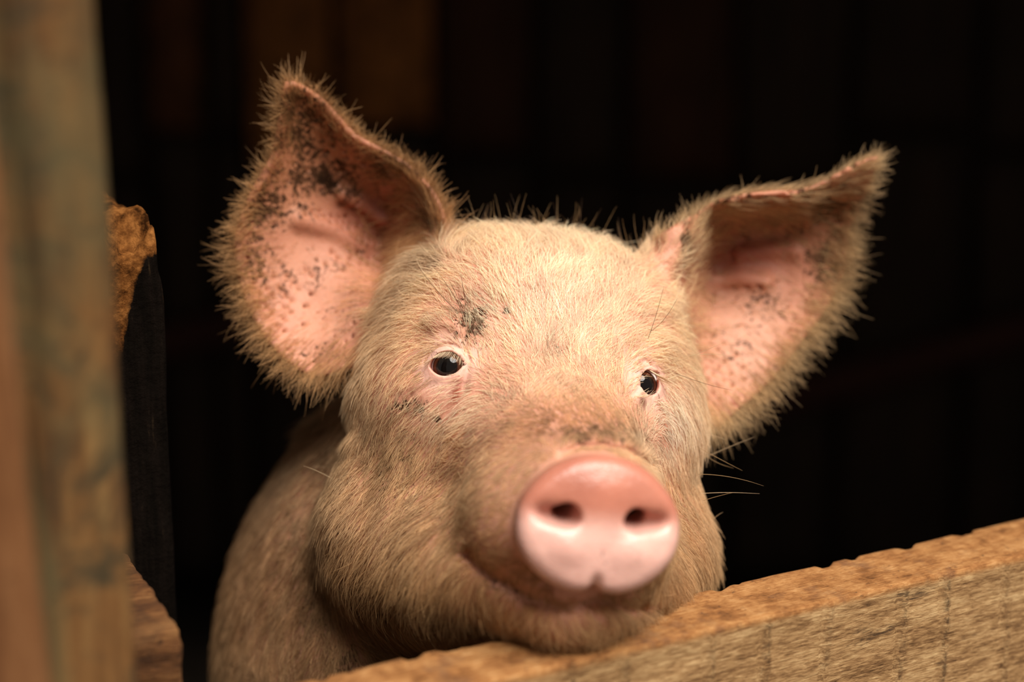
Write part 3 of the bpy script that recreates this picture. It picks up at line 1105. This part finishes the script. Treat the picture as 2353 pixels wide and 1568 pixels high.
# ------------------------------------------------------------------ eyes
def eye_mat():
    k = NT('pig_eye')
    a_ = k.n('ShaderNodeAttribute', attribute_name='axis').outputs['Fac']       # angle from the optical axis
    v = k.coords()
    nz = k.noise(v, 900, 3, 0.6)
    f = k.math('ADD', a_, k.math('MULTIPLY', k.math('SUBTRACT', nz, 0.5), 0.035))
    c = k.ramp(f, [(0.0, (0.004, 0.003, 0.003)), (0.40, (0.004, 0.003, 0.003)), (0.43, (0.055, 0.018, 0.009)), (0.52, (0.095, 0.032, 0.015)), (0.59, (0.03, 0.012, 0.008)),
                   (0.63, (0.70, 0.62, 0.60)), (0.80, (0.72, 0.58, 0.55)), (1.0, (0.66, 0.25, 0.19))])
    k.l(c, k.p.inputs['Base Color'])
    k.p.inputs['Roughness'].default_value = 0.05
    k.p.inputs['Specular IOR Level'].default_value = 0.35
    return k.m


M_eye = eye_mat()


def make_eye(E, gaze):
    nu, nv_ = 48, 32
    gz = np.array(gaze, float); gz /= np.linalg.norm(gz)
    t1 = np.cross(gz, [0, 0, 1]); t1 /= np.linalg.norm(t1); t2 = np.cross(gz, t1)
    V = []; A_ = []
    for j in range(nv_ + 1):
        th = math.pi * j / nv_
        r = E.R - 0.25 + 0.35 * math.exp(-(th / 0.5) ** 4)
        for i in range(nu):
            ph = 2 * math.pi * i / nu
            V.append(E.c + r * (math.cos(th) * gz + math.sin(th) * (math.cos(ph) * t1 + math.sin(ph) * t2)))
            A_.append(min(1.0, th / 1.25))
    F = [[j * nu + i, j * nu + (i + 1) % nu, (j + 1) * nu + (i + 1) % nu, (j + 1) * nu + i] for j in range(nv_) for i in range(nu)]
    o = mesh_obj('eye', W(np.array(V)) - PIGLOC, np.array(F), M_eye, pig, local=True)
    a_ = o.data.attributes.new('axis', 'FLOAT', 'POINT')
    a_.data.foreach_set('value', np.array(A_[:len(o.data.vertices)], np.float32))
    return o


make_eye(EL, (-0.20, -0.97, 0.02))['label'] = 'dark brown eye with a pale rim'
make_eye(ER, (0.36, -0.93, 0.0))['label'] = 'dark eye seen from its side'
# ------------------------------------------------------------------ bristles (hair curves grown on the skin)
FLOW = np.array([  # pixel, image direction (right, down), lift, length mm
    (1260, 530, 0, -1, .75, 11), (1120, 530, -.25, -1, .7, 11), (1400, 560, .2, -1, .75, 11), (1260, 620, 0.05, -1, .34, 10), (1130, 620, -.35, -.9, .34, 11), (1400, 640, .35, -.9, .34, 10),
    (1260, 710, 0.05, -1, .30, 10), (1120, 700, -.6, -.8, .30, 11), (1400, 720, .45, -.85, .30, 10), (1000, 640, -.8, -.55, .35, 15), (930, 680, -1, -.35, .36, 17), (880, 720, -1, -.2, .36, 15), (950, 760, -.9, -.2, .30, 13),
    (890, 800, -.8, .45, .3, 11), (880, 880, -.5, .85, .28, 10), (960, 860, -.8, .5, .28, 8), (1050, 700, -.5, -.85, .3, 8), (1120, 800, -.35, -.9, .28, 8), (1260, 800, 0, -1, .28, 9), (1400, 820, .3, -.95, .28, 9),
    (1500, 720, .7, -.6, .36, 13), (1560, 680, .95, -.15, .40, 16), (1560, 780, 1, .0, .40, 16), (1540, 840, .9, .3, .36, 12), (1550, 920, .6, .8, .3, 11), (1500, 800, .7, -.5, .3, 10),
    (1260, 890, -.1, -1, .28, 8), (1150, 900, -.6, -.5, .28, 8), (1360, 900, .1, -1, .28, 8), (1330, 980, -.15, -1, .24, 5), (1440, 960, .3, -.95, .24, 6), (1480, 980, .5, -.7, .26, 7), (1200, 980, -.8, -.4, .25, 6),
    (1060, 930, -.85, .35, .3, 10), (1000, 980, -.75, .6, .3, 11), (1100, 1060, -.95, .1, .26, 7), (1180, 1100, -1, .05, .24, 5), (1150, 1200, -.95, .35, .25, 5), (1050, 1130, -.85, .5, .28, 9), (1180, 1290, -.7, .7, .28, 6),
    (940, 1080, -.6, .8, .32, 13), (860, 1020, -.35, .93, .3, 12), (860, 1180, -.5, .87, .34, 15), (960, 1230, -.65, .75, .34, 15), (800, 1150, -.3, .95, .34, 14), (790, 1290, -.35, .93, .36, 16), (900, 1330, -.6, .8, .38, 17), (1020, 1330, -.4, .9, .36, 15),
    (1000, 1430, -.25, .95, .42, 16), (1100, 1420, -.1, 1, .36, 13), (1250, 1440, 0, 1, .34, 12), (1380, 1430, .1, 1, .34, 11), (1480, 1400, .3, .95, .36, 12), (1570, 1340, .5, .85, .4, 14), (1300, 1480, .0, 1, .4, 10), (1450, 1340, .3, .9, .3, 7),
    (1580, 1080, .45, .9, .32, 11), (1600, 1180, .45, .9, .38, 13), (1640, 1290, .45, .9, .42, 16), (1540, 1020, .4, .9, .28, 9), (1570, 1250, .5, .85, .32, 11),
    (860, 1460, .95, .25, .34, 20), (960, 1490, .97, .18, .34, 20), (780, 1400, .5, .85, .34, 15), (740, 1500, -.2, .95, .34, 13), (700, 1100, -.4, .9, .28, 11), (620, 1250, -.35, .93, .28, 12), (560, 1400, -.25, .96, .3, 13), (680, 1350, -.3, .93, .3, 13), (600, 1520, .15, .98, .3, 14),
    # raised ear
    (662, 190, -.25, -1, .35, 14), (640, 280, -.95, -.35, .35, 14), (600, 400, -.9, -.4, .35, 14), (555, 500, -1, -.1, .35, 15), (540, 600, -1, .12, .35, 17), (570, 710, -.95, .35, .36, 18), (630, 800, -.75, .7, .4, 20), (715, 860, -.35, .95, .4, 22), (790, 850, -.2, 1, .4, 20), (840, 810, -.3, .9, .4, 16),
    (740, 225, .45, -.9, .35, 12), (830, 310, .5, -.85, .35, 12), (935, 375, .6, -.8, .38, 13), (1006, 450, .75, -.65, .38, 13), (1034, 540, .7, -.7, .38, 13),
    (700, 330, -.3, -.6, .2, 4), (740, 440, -.3, -.6, .2, 4), (720, 560, -.6, -.2, .2, 4), (740, 700, -.6, .3, .2, 4), (740, 790, -.4, .8, .25, 7), (620, 560, -.9, .0, .3, 9), (660, 420, -.7, -.4, .25, 7),
    (950, 500, -.9, .25, .45, 17), (960, 560, -.95, .15, .45, 19), (960, 620, -.95, -.1, .45, 20), (900, 430, -.5, .5, .3, 8), (880, 660, -.95, -.25, .42, 18),
    # drooping ear
    (2014, 360, .6, -.8, .35, 10), (1930, 395, .5, -.85, .35, 10), (1830, 436, .45, -.9, .35, 9), (1700, 448, .35, -.9, .35, 9), (1600, 490, .1, -1, .4, 9), (1530, 530, 0, -1, .45, 10), (2000, 430, .9, .2, .35, 12), (1965, 500, .95, .2, .38, 14), (1950, 590, .95, .3, .38, 16),
    (1920, 680, .9, .5, .38, 18), (1860, 770, .85, .6, .38, 19), (1790, 860, .7, .75, .38, 20), (1720, 930, .5, .9, .4, 21), (1640, 985, .25, 1, .4, 20), (1600, 930, .35, .93, .35, 14),
    (1700, 490, .55, .75, .45, 15), (1800, 470, .65, .65, .45, 14), (1640, 510, .5, .75, .45, 14), (1900, 440, .8, .4, .4, 10), (1700, 600, .6, .2, .2, 5), (1700, 700, .6, .4, .2, 5), (1800, 640, .8, .4, .28, 8), (1780, 760, .75, .65, .32, 12), (1680, 800, .6, .7, .25, 8), (1600, 650, .95, -.1, .45, 16), (1600, 560, .9, -.1, .45, 12), (1600, 750, .95, .1, .42, 15),
])


def flow_at(px, py):
    n = len(px)
    d = np.zeros((n, 2)); lf = np.zeros(n); ln = np.zeros(n); sw = np.zeros(n)
    for (x, y, dx, dy, l, L) in FLOW:
        r2 = (px - x) ** 2 + (py - y) ** 2
        w = np.exp(-r2 / (52.0 ** 2)) + 1e-3 / (1 + r2 / 1e4) ** 2
        m = math.hypot(dx, dy)
        d[:, 0] += w * dx / m; d[:, 1] += w * dy / m; lf += w * l; ln += w * L; sw += w
    return d / np.maximum(np.linalg.norm(d, axis=1, keepdims=True), 1e-6), lf / sw, ln / sw


# density per vertex (hairs per square mm)
dens = np.full(len(PV), 0.80)
dens[DY > 190] = 0.3
dens[(DY > 60) & ~EAR] = 0.55
dens[FACING < -0.15] = 0.13
bare = np.zeros(len(PV))
for (x, y, rx, ry, a_) in [(735, 680, 105, 115, .96), (720, 540, 110, 75, .9), (720, 330, 50, 100, .7), (690, 450, 80, 70, .8), (830, 500, 80, 70, .85), (640, 600, 40, 80, .4), (760, 790, 80, 40, .8), (830, 740, 40, 60, .9), (860, 380, 90, 26, .6), (800, 340, 60, 40, .6),
                           (1680, 770, 60, 140, .85), (1700, 620, 110, 90, .85), (1780, 600, 80, 60, .7), (1760, 700, 80, 70, .6), (1720, 448, 170, 20, .9), (1880, 416, 80, 20, .9), (1530, 620, 44, 75, .85), (1555, 540, 34, 40, .85)]:
    bare = np.maximum(bare, a_ * blob(PX, PY, x, y, rx, ry) ** 0.7)
bare = np.where(PX < 900, np.where(ear_l, bare, 0), np.where(PX > 1490, bare, 0)) * (FACING > 0)
for (x, y, rx, ry, a_) in [(1000, 900, 75, 30, .85), (1035, 765, 30, 24, .85), (1090, 800, 30, 60, .5), (1090, 865, 36, 60, .75), (1450, 900, 24, 40, .6), (1048, 903, 14, 32, 1.0), (1477, 926, 13, 17, 1.0), (1030, 930, 10, 14, .8), (900, 870, 40, 60, .35)]:
    bare = np.maximum(bare, a_ * blob(PX, PY, x, y, rx, ry) ** .6 * (DY < 60))
dens *= np.where(EAR, np.where(FACING > 0, 0.22 + 0.55 * sstep(95, 10, RIM), np.where(RIM < 70, 0.55, 0.15)), 1)
dens = np.where(EAR & (RIM < 14), np.maximum(dens, 0.50), dens)
dens *= 1 - bare
dens *= sstep(1.2, 4.5, EYED)
dens *= 1 - sstep(0.2, 0.6, nose_w)
dens[(PH[:, 1] > 116) & (disc_rho(PH) < 1.10)] = 0
dens[(PV[:, 1] > 1330)] = np.minimum(dens[(PV[:, 1] > 1330)], 0.05)
below = (WV[:, 2] < 0.40)
dens[below] = np.minimum(dens[below], 0.05)
in_pl = (np.abs((PV - PLANK_C) @ PLANK_R.T) < np.array([460, 25, 103])).all(1)
dens[in_pl] = 0

T = np.concatenate([PQ[:, [0, 1, 2]], PQ[:, [0, 2, 3]]])
ar = 0.5 * np.linalg.norm(np.cross(PV[T[:, 1]] - PV[T[:, 0]], PV[T[:, 2]] - PV[T[:, 0]]), axis=1)
wt = ar * dens[T].mean(1)
tot = wt.sum()
NH = int(tot)
print('hairs', NH)
cum = np.cumsum(wt); cum /= cum[-1]
fi = np.searchsorted(cum, rng.random(NH))
fi = np.minimum(fi, len(T) - 1)
r1 = np.sqrt(rng.random(NH)); r2 = rng.random(NH)
bw = np.stack([1 - r1, r1 * (1 - r2), r1 * r2], 1)


def interp(arr):
    a_ = arr[T[fi]]
    return (a_ * bw[:, :, None]).sum(1) if a_.ndim == 3 else (a_ * bw).sum(1)


R0 = interp(PV)
NN = interp(PN); NN /= np.maximum(np.linalg.norm(NN, axis=1, keepdims=True), 1e-6)
hx, hy = proj(R0)
fd, lift, leng = flow_at(hx, hy)
isear = EAR[T[fi, 0]]
hdirt = interp(dirt)
hfac = interp(FACING)
rimd = np.where(hx < 1100, EAR_L.inside(hx, hy), EAR_R.inside(hx, hy))
# outward direction of the ear outline for hairs at the margin
def rim_dir(E, px, py):
    e = 6.0
    gx = -(E.inside(px + e, py) - E.inside(px - e, py)); gy = -(E.inside(px, py + e) - E.inside(px, py - e))
    d = np.stack([gx, gy], 1)
    return d / np.maximum(np.linalg.norm(d, axis=1, keepdims=True), 1e-6)
rd = np.where((hx < 1100)[:, None], rim_dir(EAR_L, hx, hy), rim_dir(EAR_R, hx, hy))
rw = (isear * sstep(40, 2, rimd) * 0.5)[:, None]
fd = fd * (1 - rw) + rd * rw
# wandering partings and tufts
cl = fbm(R0 / 7.0, 5, 2); cl2 = fbm(R0 / 26.0, 15, 2)
ang = cl * np.where(isear, 0.2, 0.5) + cl2 * np.where(isear, 0.25, 0.5) + rng.normal(0, 0.20, NH)
ca_, sa_ = np.cos(ang), np.sin(ang)
fd = np.stack([fd[:, 0] * ca_ - fd[:, 1] * sa_, fd[:, 0] * sa_ + fd[:, 1] * ca_], 1)
v3 = np.stack([fd[:, 0], np.zeros(NH), -fd[:, 1]], 1)
v3 += rng.normal(0, 0.06, (NH, 3))
t3 = v3 - NN * (v3 * NN).sum(1)[:, None]
tl = np.linalg.norm(t3, axis=1, keepdims=True)
t3 = t3 / np.maximum(tl, 1e-3)
lift = lift * (0.7 + 0.6 * rng.random(NH)) * (1 + 0.5 * fbm(R0 / 5.0, 25, 1))
L = leng * (0.55 + 0.6 * rng.random(NH)) * (1 + 0.25 * cl)
L[hfac < -0.15] *= 0.8
L[isear] *= 0.98
L *= np.where(isear, 0.65 + 0.75 * rng.random(NH), 1)
curl = rng.normal(0, 0.14, NH)[:, None] * np.cross(NN, t3)
NP_ = 5
S = np.linspace(0, 1, NP_)
pts = np.zeros((NH, NP_, 3))
for k, s in enumerate(S):
    nn = lift[:, None] * (1.25 * s - 0.55 * s * s)
    pts[:, k] = R0 - NN * 0.15 + L[:, None] * (t3 * (s * 0.93) + NN * nn + curl * s * s)
# stray long hairs: standing crown bristles, brow hairs, whiskers
stray = []


def strand(p0, p1, bend, n, spread, col, rad):
    for _ in range(n):
        a_ = p0 + rng.normal(0, spread, 3); b_ = p1 + rng.normal(0, spread * 3, 3)
        m_ = (a_ + b_) / 2 + np.asarray(bend) + rng.normal(0, 1.0, 3)
        stray.append((np.array([(1 - s) ** 2 * a_ + 2 * s * (1 - s) * m_ + s * s * b_ for s in S]), col, rad))


DARKH = (0.10, 0.06, 0.035); MIDH = (0.42, 0.27, 0.13); PALE = (0.70, 0.52, 0.32)
def on_skin(px, py, dy0):
    ds = np.arange(dy0 - 80, dy0 + 160, 1.5)
    qs = np.array([C(px, py, d_) for d_ in ds])
    hit = np.nonzero(pig_sdf(qs) < 0)[0]
    return qs[hit[0]] if len(hit) else C(px, py, dy0)


for (x0, y0, x1, y1, dz, col) in [(1066, 712, 1030, 640, -14, DARKH), (1060, 715, 1000, 620, -16, DARKH), (1055, 725, 960, 610, -14, DARKH), (1072, 705, 1052, 630, -14, DARKH), (1050, 730, 950, 660, -12, MIDH),
                             (1486, 780, 1530, 665, -12, DARKH), (1490, 765, 1545, 690, -12, DARKH), (1500, 840, 1690, 820, -14, PALE), (1510, 850, 1640, 860, -12, PALE), (1540, 850, 1680, 900, -14, DARKH), (1520, 845, 1660, 790, -14, PALE),
                             (1590, 1020, 1700, 1080, -10, MIDH), (1600, 1060, 1728, 1010, -6, PALE), (1600, 1030, 1692, 1078, -6, MIDH), (1608, 1090, 1750, 1108, -6, MIDH), (1612, 1130, 1732, 1142, -6, PALE), (1600, 1000, 1660, 1008, -6, PALE), (1618, 1150, 1690, 1130, -6, MIDH), (1625, 1210, 1660, 1180, -4, PALE),
                             (905, 915, 860, 905, -10, MIDH), (770, 1105, 700, 1070, -10, PALE), (760, 1075, 720, 1072, -10, PALE), (1600, 1260, 1570, 1255, -10, PALE)]:
    a_ = on_skin(x0, y0, 0)
    dyb = a_[1] - D0 * 1000 + dz
    strand(a_, C(x1, y1, dyb), (0, 0, rng.normal(0, 2.5)), 1, 0.4, col, 0.13)
for k in range(70):
    x0 = rng.uniform(1070, 1480)
    y0 = 530 + max(0, (x0 - 1250) * 0.17) + rng.uniform(0, 14)
    a_ = on_skin(x0, y0, 60)
    strand(a_, a_ + np.array([rng.normal(0, 6), rng.uniform(-5, 8), rng.uniform(8, 22)]), (rng.normal(0, 2), 0, 0), 1, 0.3, MIDH if k % 3 else DARKH, 0.09)

# coat colour, darker down the face with top-light falloff put in
zone = np.tile(np.array([0.80, 0.56, 0.33]), (NH, 1))


def ztint(w, col):
    w = np.clip(w, 0, 1)[:, None]
    zone[:] = zone * (1 - w) + np.array(col) * w


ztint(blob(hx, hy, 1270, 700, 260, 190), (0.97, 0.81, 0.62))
ztint(blob(hx, hy, 1080, 930, 120, 60) * .8, (0.99, 0.84, 0.64))
ztint(blob(hx, hy, 1530, 960, 60, 90) * .8, (0.98, 0.90, 0.76))
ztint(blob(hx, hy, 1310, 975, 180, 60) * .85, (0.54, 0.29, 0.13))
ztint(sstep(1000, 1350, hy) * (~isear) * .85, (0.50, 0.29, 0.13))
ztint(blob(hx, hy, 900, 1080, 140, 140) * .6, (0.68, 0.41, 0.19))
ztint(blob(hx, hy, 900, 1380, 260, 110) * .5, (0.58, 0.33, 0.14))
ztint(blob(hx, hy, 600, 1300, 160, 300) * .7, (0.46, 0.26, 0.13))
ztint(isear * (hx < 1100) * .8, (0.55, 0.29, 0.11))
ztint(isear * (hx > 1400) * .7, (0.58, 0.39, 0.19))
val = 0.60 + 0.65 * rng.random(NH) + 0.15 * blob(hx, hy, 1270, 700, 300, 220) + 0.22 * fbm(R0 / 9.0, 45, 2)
zone = np.clip(zone * val[:, None], 0, 0.97)
dd = np.clip(hdirt * sstep(-0.25, 0.3, fbm(R0 / 4.0, 55, 2)), 0, 1) * 0.9
dd = np.maximum(dd, 0.92 * sstep(0.30, 0.42, fbm(R0 / 2.2, 65, 2)) * sstep(0.12, 0.45, hdirt) * (~isear))
zone = zone * (1 - dd[:, None]) + np.array([0.19, 0.088, 0.034]) * dd[:, None]

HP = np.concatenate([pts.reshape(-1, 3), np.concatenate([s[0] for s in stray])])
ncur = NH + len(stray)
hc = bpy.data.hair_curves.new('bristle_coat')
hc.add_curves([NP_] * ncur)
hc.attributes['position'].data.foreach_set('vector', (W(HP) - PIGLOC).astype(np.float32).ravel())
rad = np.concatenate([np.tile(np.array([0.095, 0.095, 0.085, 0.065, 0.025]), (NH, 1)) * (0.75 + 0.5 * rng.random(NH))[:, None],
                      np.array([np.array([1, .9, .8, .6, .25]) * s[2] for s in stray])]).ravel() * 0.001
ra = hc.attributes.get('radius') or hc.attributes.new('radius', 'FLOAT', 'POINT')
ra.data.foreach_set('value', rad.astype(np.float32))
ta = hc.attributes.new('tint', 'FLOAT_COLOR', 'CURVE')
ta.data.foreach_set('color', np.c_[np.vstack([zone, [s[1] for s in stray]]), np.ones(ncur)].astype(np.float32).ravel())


def hair_mat():
    k = NT('bristle')
    at_ = k.n('ShaderNodeAttribute', attribute_name='tint').outputs['Color']
    k.l(at_, k.p.inputs['Base Color'])
    k.p.inputs['Roughness'].default_value = 0.5
    k.p.inputs['Specular IOR Level'].default_value = 0.35
    tr = k.n('ShaderNodeBsdfTranslucent')
    k.l(at_, tr.inputs['Color'])
    ms = k.n('ShaderNodeMixShader')
    ms.inputs[0].default_value = 0.42
    k.l(k.p.outputs[0], ms.inputs[1]); k.l(tr.outputs[0], ms.inputs[2])
    k.l(ms.outputs[0], k.out.inputs['Surface'])
    return k.m


hc.materials.append(hair_mat())
coat = bpy.data.objects.new('bristle_coat', hc)
COL.objects.link(coat)
coat.parent = pig
coat['kind'] = 'stuff'

# eyelashes: one small tuft of curves per eye
for E, side in ((EL, -1), (ER, 1)):
    P_, rr_ = [], []
    for k in range(46):
        t = (-0.92 if side < 0 else 0.05) + (1.84 if side < 0 else 0.9) * k / 45 + rng.normal(0, 0.02)
        u = E.ha * t
        r_ = (E.ha ** 2 + E.hb[0] ** 2) / (2 * E.hb[0])
        v = E.hb[0] * math.sqrt(max(1 - (u / E.ha) ** 2, 0)) if E.hb[0] > E.ha * 0.99 else math.sqrt(r_ * r_ - u * u) - (r_ - E.hb[0])
        w_ = math.sqrt(max((E.R + 1.6) ** 2 - u * u - v * v, 0.1))
        p = E.c + E.u * u + E.v * v + E.w * w_
        ln_ = rng.uniform(5.0, 8.5)
        d_ = E.w * 0.75 - E.v * 0.35 + E.u * (t * 0.5 + side * (0.35 if side < 0 else 0.6))
        for s in S:
            P_.append(p + d_ * ln_ * s - E.v * 0.5 * ln_ * s * (1 - s) * 0.6 - np.array([0, 0, 1]) * s * s * 1.0)
        rr_ += [0.11, 0.1, 0.09, 0.06, 0.03]
    lc = bpy.data.hair_curves.new('eyelashes')
    lc.add_curves([NP_] * 46)
    lc.attributes['position'].data.foreach_set('vector', (W(np.array(P_)) - PIGLOC).astype(np.float32).ravel())
    r_ = lc.attributes.get('radius') or lc.attributes.new('radius', 'FLOAT', 'POINT')
    r_.data.foreach_set('value', (np.array(rr_) * 0.001).astype(np.float32))
    ta = lc.attributes.new('tint', 'FLOAT_COLOR', 'CURVE')
    ta.data.foreach_set('color', np.tile(np.array([0.80, 0.62, 0.42, 1.0]), (46, 1)).astype(np.float32).ravel())
    lc.materials.append(hc.materials[0])
    lo_ = bpy.data.objects.new('eyelashes', lc)
    COL.objects.link(lo_); lo_.parent = pig; lo_['kind'] = 'stuff'
